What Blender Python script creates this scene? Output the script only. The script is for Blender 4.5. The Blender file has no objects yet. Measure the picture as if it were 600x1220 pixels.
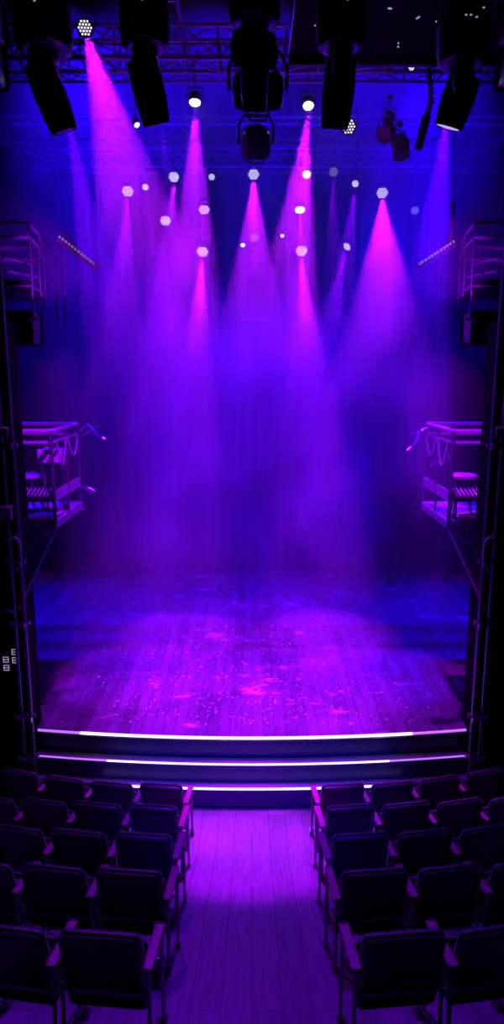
import bpy, math, random
from mathutils import Vector, Matrix, Euler, Quaternion
random.seed(7)
S = bpy.context.scene
COL = S.collection
V = Vector
PI = math.pi
# ------------------------------------------------------------------ camera
CAM = V((0, 0, 5.2)); PITCH = math.radians(11); F = 775.0
cd = bpy.data.cameras.new('camera'); cam = bpy.data.objects.new('camera', cd); COL.objects.link(cam)
cam.location = CAM; cam.rotation_euler = (PI/2 - PITCH, 0, 0)
cd.sensor_fit = 'VERTICAL'; cd.sensor_height = 36; cd.lens = 36*F/1220; cd.shift_y = -10/1220
cd.clip_start = 0.05; cd.clip_end = 200
S.camera = cam

def P(px, py, d):
    """world point seen at a photo pixel, d metres ahead of the camera along the floor"""
    x = (px-300)/F; y = (600-py)/F
    c, s = math.cos(PITCH), math.sin(PITCH)
    v = V((x, c + y*s, -s + y*c))
    return CAM + v*(d/v.y)

# ------------------------------------------------------------------ materials
def mat(name, base=(.02,.02,.02), rough=.5, metal=0., spec=.5, emit=None, strength=1., sheen=0., coat=0.):
    m = bpy.data.materials.new(name); m.use_nodes = True
    b = m.node_tree.nodes['Principled BSDF']
    b.inputs['Base Color'].default_value = (*base, 1)
    b.inputs['Roughness'].default_value = rough
    b.inputs['Metallic'].default_value = metal
    b.inputs['Specular IOR Level'].default_value = spec
    if sheen:
        b.inputs['Sheen Weight'].default_value = sheen
        b.inputs['Sheen Roughness'].default_value = .4
    if coat:
        b.inputs['Coat Weight'].default_value = coat
        b.inputs['Coat Roughness'].default_value = .2
    if emit:
        b.inputs['Emission Color'].default_value = (*emit, 1)
        b.inputs['Emission Strength'].default_value = strength
    return m

def noisy(m, scale=20., lo=.7, hi=1.3, bump=.1, stretch=(1,1,1), detail=4, rlo=None, rhi=None):
    nt = m.node_tree; b = nt.nodes['Principled BSDF']
    tc = nt.nodes.new('ShaderNodeTexCoord'); mp = nt.nodes.new('ShaderNodeMapping'); mp.inputs['Scale'].default_value = stretch
    n = nt.nodes.new('ShaderNodeTexNoise'); n.inputs['Scale'].default_value = scale; n.inputs['Detail'].default_value = detail
    nt.links.new(tc.outputs['Object'], mp.inputs[0]); nt.links.new(mp.outputs[0], n.inputs[0])
    base = b.inputs['Base Color'].default_value[:3]
    r = nt.nodes.new('ShaderNodeMix'); r.data_type = 'RGBA'
    r.inputs[6].default_value = (*[c*lo for c in base], 1); r.inputs[7].default_value = (*[min(1, c*hi) for c in base], 1)
    nt.links.new(n.outputs[0], r.inputs[0]); nt.links.new(r.outputs[2], b.inputs['Base Color'])
    if bump:
        bp = nt.nodes.new('ShaderNodeBump'); bp.inputs['Strength'].default_value = bump; bp.inputs['Distance'].default_value = .01
        nt.links.new(n.outputs[0], bp.inputs['Height']); nt.links.new(bp.outputs[0], b.inputs['Normal'])
    if rlo is not None:
        q = nt.nodes.new('ShaderNodeMapRange'); q.inputs[1].default_value = .3; q.inputs[2].default_value = .7
        q.inputs[3].default_value = rlo; q.inputs[4].default_value = rhi
        nt.links.new(n.outputs[0], q.inputs[0]); nt.links.new(q.outputs[0], b.inputs['Roughness'])
    return m

M = {}
M['black'] = noisy(mat('black_paint', (.012,.012,.014), .45), 30)
M['wall'] = noisy(mat('black_wall', (.008,.008,.01), .9, spec=.1), 6)
M['steel'] = noisy(mat('brushed_steel', (.35,.34,.38), .3, 1.), 40, .7, 1.2, .05)
M['truss'] = noisy(mat('aluminium_tube', (.5,.48,.55), .28, .9), 40, .8, 1.2, .03)
M['tube'] = noisy(mat('dark_tube', (.2,.19,.24), .3, .85), 40, .8, 1.2, .03)
M['rail'] = noisy(mat('painted_rail', (.5,.44,.55), .3, .3), 30, .8, 1.1, .03)
M['plastic'] = noisy(mat('fixture_plastic', (.015,.015,.018), .28, coat=.3), 60, .8, 1.2, .02)
M['fabric'] = noisy(mat('seat_fabric', (.006,.006,.012), .45, spec=.6, sheen=.35), 220, .6, 1.3, .2)
M['wood'] = noisy(mat('armrest_wood', (.26,.16,.14), .4), 12, .6, 1.25, .1, (1, 6, 1))
M['curtain'] = noisy(mat('curtain_velvet', (.004,.004,.012), .9, spec=.1), 8, .7, 1.2, .1, (6,6,.4))
M['drape'] = noisy(mat('black_drape', (.012,.012,.016), .95, spec=.05), 8, .7, 1.2, .1, (6,6,.4))
M['led'] = mat('led_cell', (.8,.8,.8), .3, emit=(.86,.74,1.), strength=3)
M['led_dim'] = mat('led_cell_dim', (.8,.8,.8), .3, emit=(.72,.52,1.), strength=.7)
M['led_hot'] = mat('led_hot', (.9,.9,.9), .3, emit=(1.,.85,1.), strength=5)
M['spark'] = mat('pilot_led', (.5,.5,.5), .3, emit=(.7,.5,1.), strength=.45)
M['blueled'] = mat('blue_pilot', (.1,.1,.5), .3, emit=(.05,.03,1.), strength=1.2)
M['glass'] = mat('lens_glass', (.05,.04,.08), .08, coat=.6)
M['strip'] = mat('nosing_glow', (.8,.8,.8), .3, emit=(.80,.55,1.), strength=2.3)  # emission stands in for spotlight reflected off the step nosings
M['strip_dim'] = mat('nosing_glow_dim', (.8,.8,.8), .3, emit=(.55,.16,1.), strength=1.0)  # same painted reflection, weaker towards the nosing ends
M['riser'] = noisy(mat('step_riser', (.02,.02,.10), .4), 14)  # blue light on the dark risers is mixed into this base colour
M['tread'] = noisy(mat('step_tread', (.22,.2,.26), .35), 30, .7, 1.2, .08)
M['paper'] = noisy(mat('paper', (.55,.5,.6), .6), 20)
M['vinyl'] = noisy(mat('pale_vinyl', (.4,.33,.42), .4), 20)
M['confetti'] = mat('confetti_flake', (.9,.9,.9), .5)

def floor_mat(name, plank, base, rlo, rhi, fleck_sheen=0., mort=.15, blen=2.4):
    m = mat(name, base, .4)
    nt = m.node_tree; N = nt.nodes; L = nt.links; b = N['Principled BSDF']
    tc = N.new('ShaderNodeTexCoord')
    mp = N.new('ShaderNodeMapping'); mp.inputs['Rotation'].default_value = (0,0,PI/2)
    L.new(tc.outputs['Object'], mp.inputs[0])
    br = N.new('ShaderNodeTexBrick'); br.inputs['Scale'].default_value = 1
    br.inputs['Brick Width'].default_value = blen; br.inputs['Row Height'].default_value = plank
    br.inputs['Mortar Size'].default_value = .004; br.inputs['Mortar Smooth'].default_value = .3
    br.inputs['Color1'].default_value = (*[c*.8 for c in base],1); br.inputs['Color2'].default_value = (*[c*1.25 for c in base],1)
    br.inputs['Mortar'].default_value = (*[c*mort for c in base],1)
    L.new(mp.outputs[0], br.inputs['Vector'])
    gm = N.new('ShaderNodeMapping'); gm.inputs['Scale'].default_value = (14, 1, 1); L.new(tc.outputs['Object'], gm.inputs[0])
    gr = N.new('ShaderNodeTexNoise'); gr.inputs['Scale'].default_value = 3; gr.inputs['Detail'].default_value = 6; L.new(gm.outputs[0], gr.inputs[0])
    mx = N.new('ShaderNodeMix'); mx.data_type='RGBA'; mx.blend_type='MULTIPLY'; mx.inputs[0].default_value=.7
    cr = N.new('ShaderNodeMapRange'); cr.inputs[1].default_value=.3; cr.inputs[2].default_value=.7; cr.inputs[3].default_value=.55; cr.inputs[4].default_value=1.2
    L.new(gr.outputs[0], cr.inputs[0]); L.new(br.outputs['Color'], mx.inputs[6]); L.new(cr.outputs[0], mx.inputs[7])
    out = mx.outputs[2]
    # scuffs and dried patches
    n2 = N.new('ShaderNodeTexNoise'); n2.inputs['Scale'].default_value = 1.1; n2.inputs['Detail'].default_value = 5; n2.inputs['Roughness'].default_value=.6
    L.new(tc.outputs['Object'], n2.inputs[0])
    rr = N.new('ShaderNodeMapRange'); rr.inputs[1].default_value=.35; rr.inputs[2].default_value=.68; rr.inputs[3].default_value=rlo; rr.inputs[4].default_value=rhi
    L.new(n2.outputs[0], rr.inputs[0]); L.new(rr.outputs[0], b.inputs['Roughness'])
    if fleck_sheen:
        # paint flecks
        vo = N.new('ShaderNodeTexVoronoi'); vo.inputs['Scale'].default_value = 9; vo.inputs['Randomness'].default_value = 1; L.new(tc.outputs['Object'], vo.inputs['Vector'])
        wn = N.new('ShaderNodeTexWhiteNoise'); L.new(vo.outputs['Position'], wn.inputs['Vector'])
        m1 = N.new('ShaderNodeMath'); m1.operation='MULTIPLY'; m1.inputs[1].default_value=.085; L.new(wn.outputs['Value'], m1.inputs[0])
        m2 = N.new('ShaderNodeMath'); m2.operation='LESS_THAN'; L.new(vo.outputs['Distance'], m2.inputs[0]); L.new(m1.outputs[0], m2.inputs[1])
        # pale patches: sheen highlights painted into the board colour
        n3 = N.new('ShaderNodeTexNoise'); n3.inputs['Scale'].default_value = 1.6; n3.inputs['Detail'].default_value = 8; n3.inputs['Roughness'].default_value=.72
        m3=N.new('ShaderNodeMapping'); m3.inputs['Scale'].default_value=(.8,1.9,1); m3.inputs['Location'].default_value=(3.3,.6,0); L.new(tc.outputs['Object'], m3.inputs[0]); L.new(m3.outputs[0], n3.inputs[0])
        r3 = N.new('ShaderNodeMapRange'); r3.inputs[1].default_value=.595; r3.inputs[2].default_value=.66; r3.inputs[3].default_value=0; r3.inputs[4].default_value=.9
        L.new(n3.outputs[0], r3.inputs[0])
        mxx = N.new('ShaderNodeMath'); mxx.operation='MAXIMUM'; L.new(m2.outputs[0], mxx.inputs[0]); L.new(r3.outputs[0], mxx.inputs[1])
        q = N.new('ShaderNodeMix'); q.data_type='RGBA'; q.inputs[7].default_value=(fleck_sheen,fleck_sheen,fleck_sheen,1)
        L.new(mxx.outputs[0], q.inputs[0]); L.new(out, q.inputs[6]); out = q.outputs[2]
    L.new(out, b.inputs['Base Color'])
    bp = N.new('ShaderNodeBump'); bp.inputs['Strength'].default_value=.25; bp.inputs['Distance'].default_value=.004
    L.new(br.outputs['Fac'], bp.inputs['Height']); bp.invert = True
    b2 = N.new('ShaderNodeBump'); b2.inputs['Strength'].default_value=.15; b2.inputs['Distance'].default_value=.004
    L.new(gr.outputs[0], b2.inputs['Height']); L.new(bp.outputs[0], b2.inputs['Normal']); L.new(b2.outputs[0], b.inputs['Normal'])
    return m
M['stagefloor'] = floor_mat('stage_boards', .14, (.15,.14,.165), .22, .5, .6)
M['aisle'] = floor_mat('aisle_planks', .2, (.16,.14,.18), .3, .55, 0., .4, 7.)

# ------------------------------------------------------------------ mesh builder
def basis(d):
    d = d.normalized(); a = V((0,0,1)) if abs(d.z) < .95 else V((1,0,0))
    u = a.cross(d).normalized(); return u, d.cross(u)
class MB:
    def __init__(s): s.v=[]; s.f=[]; s.sm=[]
    def add(s, vs, fs, smooth=False, mt=None):
        o=len(s.v)
        s.v += [(mt @ V(p)) if mt else V(p) for p in vs]
        s.f += [[i+o for i in f] for f in fs]; s.sm += [smooth]*len(fs); return s
    def box(s, c, size, rot=None, mt=None):
        hx,hy,hz=[q/2 for q in size]; c=V(c)
        R = Euler(rot).to_matrix() if rot else Matrix.Identity(3)
        vs=[c+R@V((x*hx,y*hy,z*hz)) for x in(-1,1) for y in(-1,1) for z in(-1,1)]
        return s.add(vs,[(0,1,3,2),(4,6,7,5),(0,4,5,1),(2,3,7,6),(0,2,6,4),(1,5,7,3)],mt=mt)
    def beam(s, a, b, w, h):
        a=V(a);b=V(b);d=(b-a);u,w2=basis(d)
        vs=[p+u*x*w/2+w2*y*h/2 for p in(a,b) for x in(-1,1) for y in(-1,1)]
        return s.add(vs,[(0,1,3,2),(4,6,7,5),(0,4,5,1),(2,3,7,6),(0,2,6,4),(1,5,7,3)])
    def rbox(s, size, r, mt=None, seg=4, taper=1.0):
        """rounded box: outline rounded in XZ, edge rounded along Y, from Matrix mt"""
        w,d,h=size
        def ring(y, inset, k):
            ww=w/2-inset; hh=h/2-inset; rr=max(r-inset,.001); out=[]
            for cx,cz,a0 in((1,1,0),(-1,1,PI/2),(-1,-1,PI),(1,-1,1.5*PI)):
                for i in range(seg+1):
                    a=a0+PI/2*i/seg; z=cz*(hh-rr)+rr*math.sin(a); x=cx*(ww-rr)+rr*math.cos(a)
                    x*= 1+(taper-1)*(.5+z/h) 
                    out.append(V((x,y,z)))
            return out
        e=min(r*.6,d/2*.95); rings=[]
        for i in range(seg+1):
            a=PI/2*i/seg; rings.append(ring(-d/2+e*(1-math.sin(a)), e*(1-math.cos(a)),0))
        for i in range(seg,-1,-1):
            a=PI/2*i/seg; rings.append(ring(d/2-e*(1-math.sin(a)), e*(1-math.cos(a)),0))
        rings = rings[:]; n=len(rings[0]); vs=[p for q in rings for p in q]; fs=[]
        for j in range(len(rings)-1):
            for i in range(n): fs.append((j*n+i,j*n+(i+1)%n,(j+1)*n+(i+1)%n,(j+1)*n+i))
        fs.append(tuple(range(n-1,-1,-1))); fs.append(tuple((len(rings)-1)*n+i for i in range(n)))
        return s.add(vs,fs,True,mt)
    def tube(s, pts, r, seg=8, cap=True):
        pts=[V(p) for p in pts]; n=len(pts); vs=[]; prev=None
        rs = r if isinstance(r,(list,tuple)) else [r]*n
        for i,p in enumerate(pts):
            d=(pts[min(i+1,n-1)]-pts[max(i-1,0)])
            if prev is None: u,w=basis(d)
            else:
                dn=d.normalized(); u=(prev-dn*prev.dot(dn)).normalized(); w=dn.cross(u)
            prev=u
            for k in range(seg):
                a=2*PI*k/seg; vs.append(p+(u*math.cos(a)+w*math.sin(a))*rs[i])
        fs=[(i*seg+k,i*seg+(k+1)%seg,(i+1)*seg+(k+1)%seg,(i+1)*seg+k) for i in range(n-1) for k in range(seg)]
        if cap: fs+= [tuple(range(seg-1,-1,-1)), tuple((n-1)*seg+k for k in range(seg))]
        return s.add(vs,fs,True)
    def lathe(s, prof, mt=None, seg=24, caps=True):
        """profile (r,z) about local Z"""
        vs=[(r*math.cos(2*PI*k/seg),r*math.sin(2*PI*k/seg),z) for r,z in prof for k in range(seg)]
        n=len(prof)
        fs=[(i*seg+k,i*seg+(k+1)%seg,(i+1)*seg+(k+1)%seg,(i+1)*seg+k) for i in range(n-1) for k in range(seg)]
        if caps: fs+= [tuple(range(seg-1,-1,-1)), tuple((n-1)*seg+k for k in range(seg))]
        return s.add(vs,fs,True,mt)
    def build(s, name, m, parent=None, loc=None):
        me=bpy.data.meshes.new(name); me.from_pydata([tuple(p) for p in s.v],[],s.f)
        me.polygons.foreach_set('use_smooth', s.sm); me.materials.append(m)
        try: me.set_sharp_from_angle(angle=math.radians(40))
        except Exception: pass
        me.update()
        import bmesh as _b
        q=_b.new(); q.from_mesh(me); _b.ops.recalc_face_normals(q, faces=q.faces); q.to_mesh(me); q.free()
        o=bpy.data.objects.new(name,me); COL.objects.link(o)
        if parent: o.parent=parent
        if loc is not None: o.location=loc
        return o
def tag(o, label=None, cat=None, group=None, kind=None):
    if label: o['label']=label
    if cat: o['category']=cat
    if group: o['group']=group
    if kind: o['kind']=kind
    return o
def empty(name, loc=(0,0,0), label=None, cat=None, group=None, rot=None):
    o=bpy.data.objects.new(name,None); COL.objects.link(o); o.location=loc; o.empty_display_size=.1
    if rot is not None: o.rotation_euler=rot
    return tag(o,label,cat,group)
def copy_tree(o, parent=None):
    c=o.copy(); COL.objects.link(c); c.parent=parent
    for ch in o.children: copy_tree(ch,c)
    return c
def Tm(loc, d=None):
    """matrix whose local -Z points along d"""
    m=Matrix.Translation(V(loc))
    if d is not None: m = m @ V(d).to_track_quat('-Z','Y').to_matrix().to_4x4()
    return m

# ------------------------------------------------------------------ setting
RAMP_Y = 6.45; SL = .40
def ramp_z(y): return max(0., (RAMP_Y-y)*SL)
def arc(x, R=19.): return x*x/(2*R)
W = 5.2        # half width of the stage house
b = MB()
ys=[9.0, RAMP_Y, -1.5]
vs=[]
for y in ys:
    for x in(-W,W): vs.append((x,y,ramp_z(y)))
vs += [(x,y,ramp_z(y)-.12) for y in ys for x in(-W,W)]
b.add(vs,[(0,1,3,2),(2,3,5,4),(6,8,9,7),(8,10,11,9),(0,6,7,1),(4,5,11,10),(0,2,8,6),(2,4,10,8),(1,7,9,3),(3,9,11,5)])
tag(b.build('floor', M['aisle']), 'purple-lit wooden plank floor of the aisle and seating rake', kind='structure')

def curved_block(y0, y1fun, z0, z1, hw, n=48):
    """solid with a curved front edge"""
    b=MB(); vs=[]
    for i in range(n+1):
        x=-hw+2*hw*i/n; yf=y0+arc(x); yb=y1fun(x)
        vs += [(x,yf,z0),(x,yf,z1),(x,yb,z1),(x,yb,z0)]
    fs=[]
    for i in range(n):
        a=i*4; c=a+4
        fs += [(a,c,c+1,a+1),(a+1,c+1,c+2,a+2),(a+2,c+2,c+3,a+3),(a,a+3,c+3,c)]
    fs += [(0,1,2,3),(n*4+3,n*4+2,n*4+1,n*4)]
    return b.add(vs,fs)
ST_Z=.84
HW=2.72
YB=14.6
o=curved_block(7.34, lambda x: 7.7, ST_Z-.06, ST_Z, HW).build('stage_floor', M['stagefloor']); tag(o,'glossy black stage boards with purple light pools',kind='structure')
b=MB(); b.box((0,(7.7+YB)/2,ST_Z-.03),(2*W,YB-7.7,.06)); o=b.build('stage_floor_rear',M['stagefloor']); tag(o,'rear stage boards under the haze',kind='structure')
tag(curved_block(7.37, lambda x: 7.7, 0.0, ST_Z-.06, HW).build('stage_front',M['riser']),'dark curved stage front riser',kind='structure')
tag(curved_block(7.24, lambda x: 7.37+arc(x), 0.0, .53, HW).build('stage_step',M['riser']),'dark middle step below the stage edge, blue light in its colour',kind='structure')
tag(curved_block(7.13, lambda x: 7.24+arc(x), 0.0, .27, HW).build('stage_step',M['riser']),'dark lowest step in front of the aisle, blue light in its colour',kind='structure')
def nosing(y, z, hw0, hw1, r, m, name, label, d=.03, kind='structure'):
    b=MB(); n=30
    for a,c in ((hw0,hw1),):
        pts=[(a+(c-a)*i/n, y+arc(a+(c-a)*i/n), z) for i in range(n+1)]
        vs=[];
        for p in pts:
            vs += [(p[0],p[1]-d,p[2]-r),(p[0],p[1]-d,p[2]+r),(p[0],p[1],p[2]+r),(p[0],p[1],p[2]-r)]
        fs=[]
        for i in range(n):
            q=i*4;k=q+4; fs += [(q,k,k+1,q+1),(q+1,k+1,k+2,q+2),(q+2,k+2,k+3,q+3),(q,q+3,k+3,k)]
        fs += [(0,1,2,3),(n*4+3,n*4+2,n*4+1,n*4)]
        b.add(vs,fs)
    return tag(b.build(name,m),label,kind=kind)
nosing(7.34,ST_Z-.011,-2.15,2.0,.011,M['strip'],'trim_1','bright white nosing along the stage edge, reflected spotlight given as glow')
nosing(7.34,ST_Z-.012,-2.70,-2.15,.009,M['strip_dim'],'trim_2','dim purple glow painted on the stage edge nosing, left end')
nosing(7.34,ST_Z-.012,2.0,2.70,.009,M['strip_dim'],'trim_3','dim purple glow painted on the stage edge nosing, right end')
nosing(7.24,.53,-1.8,1.7,.007,M['strip'],'trim_4','thin bright nosing on the middle step, glowing in place of reflected light',.02)
nosing(7.24,.53,-2.70,-1.8,.006,M['strip_dim'],'trim_5','dim glow painted on the middle step nosing, left end',.02)
nosing(7.24,.53,1.7,2.70,.006,M['strip_dim'],'trim_6','dim glow painted on the middle step nosing, right end',.02)
nosing(7.13,.27,-1.9,1.9,.009,M['strip'],'trim_7','bright nosing on the lowest step, glowing in place of reflected light',.02)
def tread(y,z,name,hw=HW):
    b=MB(); n=40; vs=[]
    for i in range(n+1):
        x=-hw+2*hw*i/n; vs += [(x,y+arc(x),z),(x,y+arc(x),z+.008),(x,y+arc(x)+.11,z+.008),(x,y+arc(x)+.11,z)]
    fs=[]
    for i in range(n):
        q=i*4;k=q+4; fs += [(q,k,k+1,q+1),(q+1,k+1,k+2,q+2),(q+2,k+2,k+3,q+3),(q,q+3,k+3,k)]
    b.add(vs,fs); return b.build(name,M['tread'])
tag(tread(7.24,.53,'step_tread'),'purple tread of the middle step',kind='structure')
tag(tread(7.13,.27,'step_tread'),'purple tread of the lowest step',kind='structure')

ZC=14.2; HT=10.6
def wall(name,c,size,label,m='wall'):
    b=MB(); b.box(c,size); return tag(b.build(name,M[m]),label,kind='structure')
wall('wall_left',(-W-.1,6.5,ZC/2),(.2,16.6,ZC),'black side wall, left')
wall('wall_right',(W+.1,6.5,ZC/2),(.2,16.6,ZC),'black side wall, right')
wall('wall_back',(0,YB+.1,ZC/2),(2*W,.2,ZC),'black wall behind the curtain')
wall('ceiling',(0,6.5,ZC+.1),(2*W+.4,16.6,.2),'black ceiling above the lighting rig')
for sgn,nm in((-1,'left'),(1,'right')):
    wall('wall_proscenium_'+nm,(sgn*(2.72+W)/2,7.57,2.9),(W-2.72,.34,5.8),'black wall beside the stage opening, '+nm)
    wall('wall_upper_'+nm,(sgn*(3.15+W)/2,7.5,(5.8+ZC)/2),(W-3.15,.34,ZC-5.8),'black upper wall beside the stage opening, '+nm)

# rear curtain, pleated
b=MB(); n=420; vs=[];
for i in range(n+1):
    x=-4.9+9.8*i/n; y=14.25+.05*math.sin(i*.62)+.025*math.sin(i*.23+1)
    vs += [(x,y,ST_Z+.02),(x,y-.02*math.sin(i*.31),5),(x,y,ZC-.3)]
k=len(vs); vs += [(p[0],p[1]+.02,p[2]) for p in vs]
fs=[]
for i in range(n):
    a=i*3;c=a+3
    for j in(0,1):
        fs += [(a+j,c+j,c+j+1,a+j+1),(k+a+j,k+a+j+1,k+c+j+1,k+c+j)]
    fs += [(a,k+a,k+c,c),(a+2,c+2,k+c+2,k+a+2)]
b.add(vs,fs,True); tag(b.build('stage_curtain',M['curtain']),'tall pleated blue-lit curtain behind the stage','curtain')

# drapes added in the wings to keep the sides dark
def shade_drape(x0,x1,y,label):
    b=MB(); n=60; vs=[]
    for i in range(n+1):
        t=i/n; x=x0+(x1-x0)*t; yy=y+.05*math.sin(i*.9); vs += [(x,yy,ST_Z+.02),(x,yy,ZC-.4),(x,yy+.02,ZC-.4),(x,yy+.02,ST_Z+.02)]
    fs=[]
    for i in range(n):
        q=i*4;k=q+4; fs += [(q,k,k+1,q+1),(q+1,k+1,k+2,q+2),(q+2,k+2,k+3,q+3),(q,q+3,k+3,k)]
    fs += [(0,1,2,3),(n*4+3,n*4+2,n*4+1,n*4)]
    b.add(vs,fs,True)
    tag(b.build('added_wing_drape',M['drape']),label,'curtain','black drapes in the wings')
shade_drape(-5.15,-4.0,11.4,'black drape added to keep the wing dark behind the left side platforms')
shade_drape(4.0,5.15,11.4,'black drape added to keep the wing dark behind the right side platforms')

# ------------------------------------------------------------------ haze
HZ=.08; HZ_OFF=(0,0,0)
hz=bpy.data.materials.new('haze'); hz.use_nodes=True; nt=hz.node_tree
for q in list(nt.nodes):
    if q.type!='OUTPUT_MATERIAL': nt.nodes.remove(q)
vsn=nt.nodes.new('ShaderNodeVolumeScatter'); vsn.inputs['Color'].default_value=(1,1,1,1)
vsn.inputs['Anisotropy'].default_value=0.
_tc=nt.nodes.new('ShaderNodeTexCoord'); _mp=nt.nodes.new('ShaderNodeMapping'); _mp.inputs['Scale'].default_value=(1,.8,.62); _mp.inputs['Location'].default_value=HZ_OFF
_n=nt.nodes.new('ShaderNodeTexNoise'); _n.inputs['Scale'].default_value=.75; _n.inputs['Detail'].default_value=2.5; _n.inputs['Roughness'].default_value=.5
_r=nt.nodes.new('ShaderNodeMapRange'); _r.interpolation_type='SMOOTHSTEP'; _r.inputs[1].default_value=.36; _r.inputs[2].default_value=.66; _r.inputs[3].default_value=HZ*.2; _r.inputs[4].default_value=HZ*2.1
nt.links.new(_tc.outputs['Object'],_mp.inputs[0]); nt.links.new(_mp.outputs[0],_n.inputs[0]); nt.links.new(_n.outputs[0],_r.inputs[0])
_s=nt.nodes.new('ShaderNodeSeparateXYZ'); nt.links.new(_tc.outputs['Object'],_s.inputs[0])
_h=nt.nodes.new('ShaderNodeMapRange'); _h.interpolation_type='SMOOTHSTEP'; _h.inputs[1].default_value=4.3; _h.inputs[2].default_value=6.3; _h.inputs[3].default_value=.4; _h.inputs[4].default_value=1.25
nt.links.new(_s.outputs['Z'],_h.inputs[0])
_q=nt.nodes.new('ShaderNodeMath'); _q.operation='MULTIPLY'; nt.links.new(_r.outputs[0],_q.inputs[0]); nt.links.new(_h.outputs[0],_q.inputs[1])
_ab=nt.nodes.new('ShaderNodeMath'); _ab.operation='ABSOLUTE'; nt.links.new(_s.outputs['X'],_ab.inputs[0])
_w=nt.nodes.new('ShaderNodeMapRange'); _w.interpolation_type='SMOOTHSTEP'; _w.inputs[1].default_value=2.3; _w.inputs[2].default_value=4.2; _w.inputs[3].default_value=1.; _w.inputs[4].default_value=.12
nt.links.new(_ab.outputs[0],_w.inputs[0])
_q2=nt.nodes.new('ShaderNodeMath'); _q2.operation='MULTIPLY'; nt.links.new(_q.outputs[0],_q2.inputs[0]); nt.links.new(_w.outputs[0],_q2.inputs[1])
nt.links.new(_q2.outputs[0],vsn.inputs['Density'])
nt.links.new(vsn.outputs[0],nt.nodes['Material Output'].inputs['Volume'])
b=MB(); b.box((0,(7.76+14.1)/2,(ST_Z+.01+HT)/2),(2*W-.1,14.1-7.76,HT-ST_Z-.01))
hb=tag(b.build('haze',hz),'thin theatrical haze filling the stage, lit blue and purple','haze',kind='stuff')

# ------------------------------------------------------------------ lights
MAG=(.44,.004,1.); PUR=(.26,0.,1.); BLU=(.02,0.,1.); HOT=(.6,.05,1.)
def spot(name, a, tgt, half_deg, color, watts, blend=.35, size=.03, parent=None):
    l=bpy.data.lights.new(name,'SPOT'); l.energy=watts; l.color=color; l.spot_size=math.radians(half_deg*2)
    l.spot_blend=blend; l.shadow_soft_size=size
    o=bpy.data.objects.new(name,l); COL.objects.link(o)
    q=(V(tgt)-V(a)).to_track_quat('-Z','Y'); 
    o.rotation_euler=q.to_euler(); o.location=a
    if parent:
        bpy.context.view_layer.update(); o.parent=parent; o.matrix_parent_inverse=parent.matrix_world.inverted()
    return o
def on_stage(px, py):
    """point of the stage floor seen at a photo pixel"""
    x=(px-300)/F; y=(600-py)/F; c,s=math.cos(PITCH),math.sin(PITCH); v=V((x,c+y*s,-s+y*c))
    return CAM+v*((ST_Z-CAM.z)/v.z)
BK=.68
# ------------------------------------------------------------------ lighting rig
def par_lamp(px, py, rpx, d, tilt, label, face='led', cat='stage light', name='par_lamp', group='lamps hung over the stage', drop=None):
    """LED par can: lens centre at a photo pixel, lens radius rpx pixels; tilt = lens direction"""
    p=P(px,py,d); depth=(p-CAM).dot(V((0,math.cos(PITCH),-math.sin(PITCH)))); r=rpx*depth/F
    t=empty(name,p,label,cat,group)
    di=V(tilt).normalized(); m=Tm((0,0,0),di)           # local frame: lens at origin, body behind (+Z)
    if r > .035:
        q=MB(); q.lathe([(r*1.02,-.01),(r*1.13,-.01),(r*1.15,.02),(r*1.1,r*.7),(r*.95,r*1.3),(r*.6,r*1.75),(r*.3,r*1.85)],m,20,False)
        q.lathe([(r*1.0,-.008),(r*1.02,.006)],m,20,False)
        for k in range(5): q.lathe([(r*.98,r*(.8+k*.13)),(r*1.14-k*.02*r,r*(.84+k*.13)),(r*.98,r*(.88+k*.13))],m,20,False)
        q.build('housing',M['plastic'],t)
        q=MB(); q.lathe([(0.0005,.004),(r*1.03,.004),(r*1.03,.012),(0.0005,.012)],m,20); q.build('lens_plate',M['glass'],t)
        q=MB()
        if face=='hot': q.lathe([(.0005,-.4*r),(r*.5,-.33*r),(r*.85,-.1*r),(r*.95,.0),(r*.95,.003)],m,20); q.build('lens',M['led_hot'],t)
        else:
            c=r*.40; k=2
            for i in range(-k,k+1):
                for j in range(-k,k+1):
                    x=(i+j*.5)*c*1.02; y=j*c*.88
                    if math.hypot(x,y)<r*.92: q.lathe([(.0003,-.004),(c*.25,-.003),(c*.28,.004)],m@Matrix.Translation((x,y,0)),6)
            q.build('led_cells',M['led' if face=='led' else 'led_dim'],t)
    else:
        q=MB(); q.lathe([(r*.98,0),(r*1.25,0),(r*1.25,r*2.4),(r*.7,r*3.4),(.001,r*3.5)],m,14,False); q.build('housing',M['plastic'],t)
        q=MB(); q.lathe([(.0005,-.35*r),(r*.7,-.2*r),(r*.96,.0),(r*.96,.004)],m,14); q.build('lens',M['led_hot' if face=='hot' else ('led' if face=='led' else 'led_dim')],t)
    # yoke: U bracket round the housing, clamp on top
    R=max(r*1.35,.04); bc=-di*(r*.8)                     # body centre
    ax=di.cross(V((0,0,1)));  ax = ax.normalized() if ax.length>.1 else V((1,0,0))
    q=MB(); top=bc+V((0,0,R*1.25))
    q.tube([bc+ax*R,bc+ax*R+V((0,0,R*.8)),top+ax*R*.75,top-ax*R*.75,bc-ax*R+V((0,0,R*.8)),bc-ax*R],max(.008,r*.07),6); q.build('yoke',M['tube'],t)
    zt = drop if drop is not None else p.z+.25
    q=MB(); q.tube([top,V((top.x,top.y,zt-p.z))],max(.01,r*.09),6); q.box((top.x,top.y,zt-p.z),(.06,.05,.05)); q.build('clamp',M['tube'],t)
    return t,p,di

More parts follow.
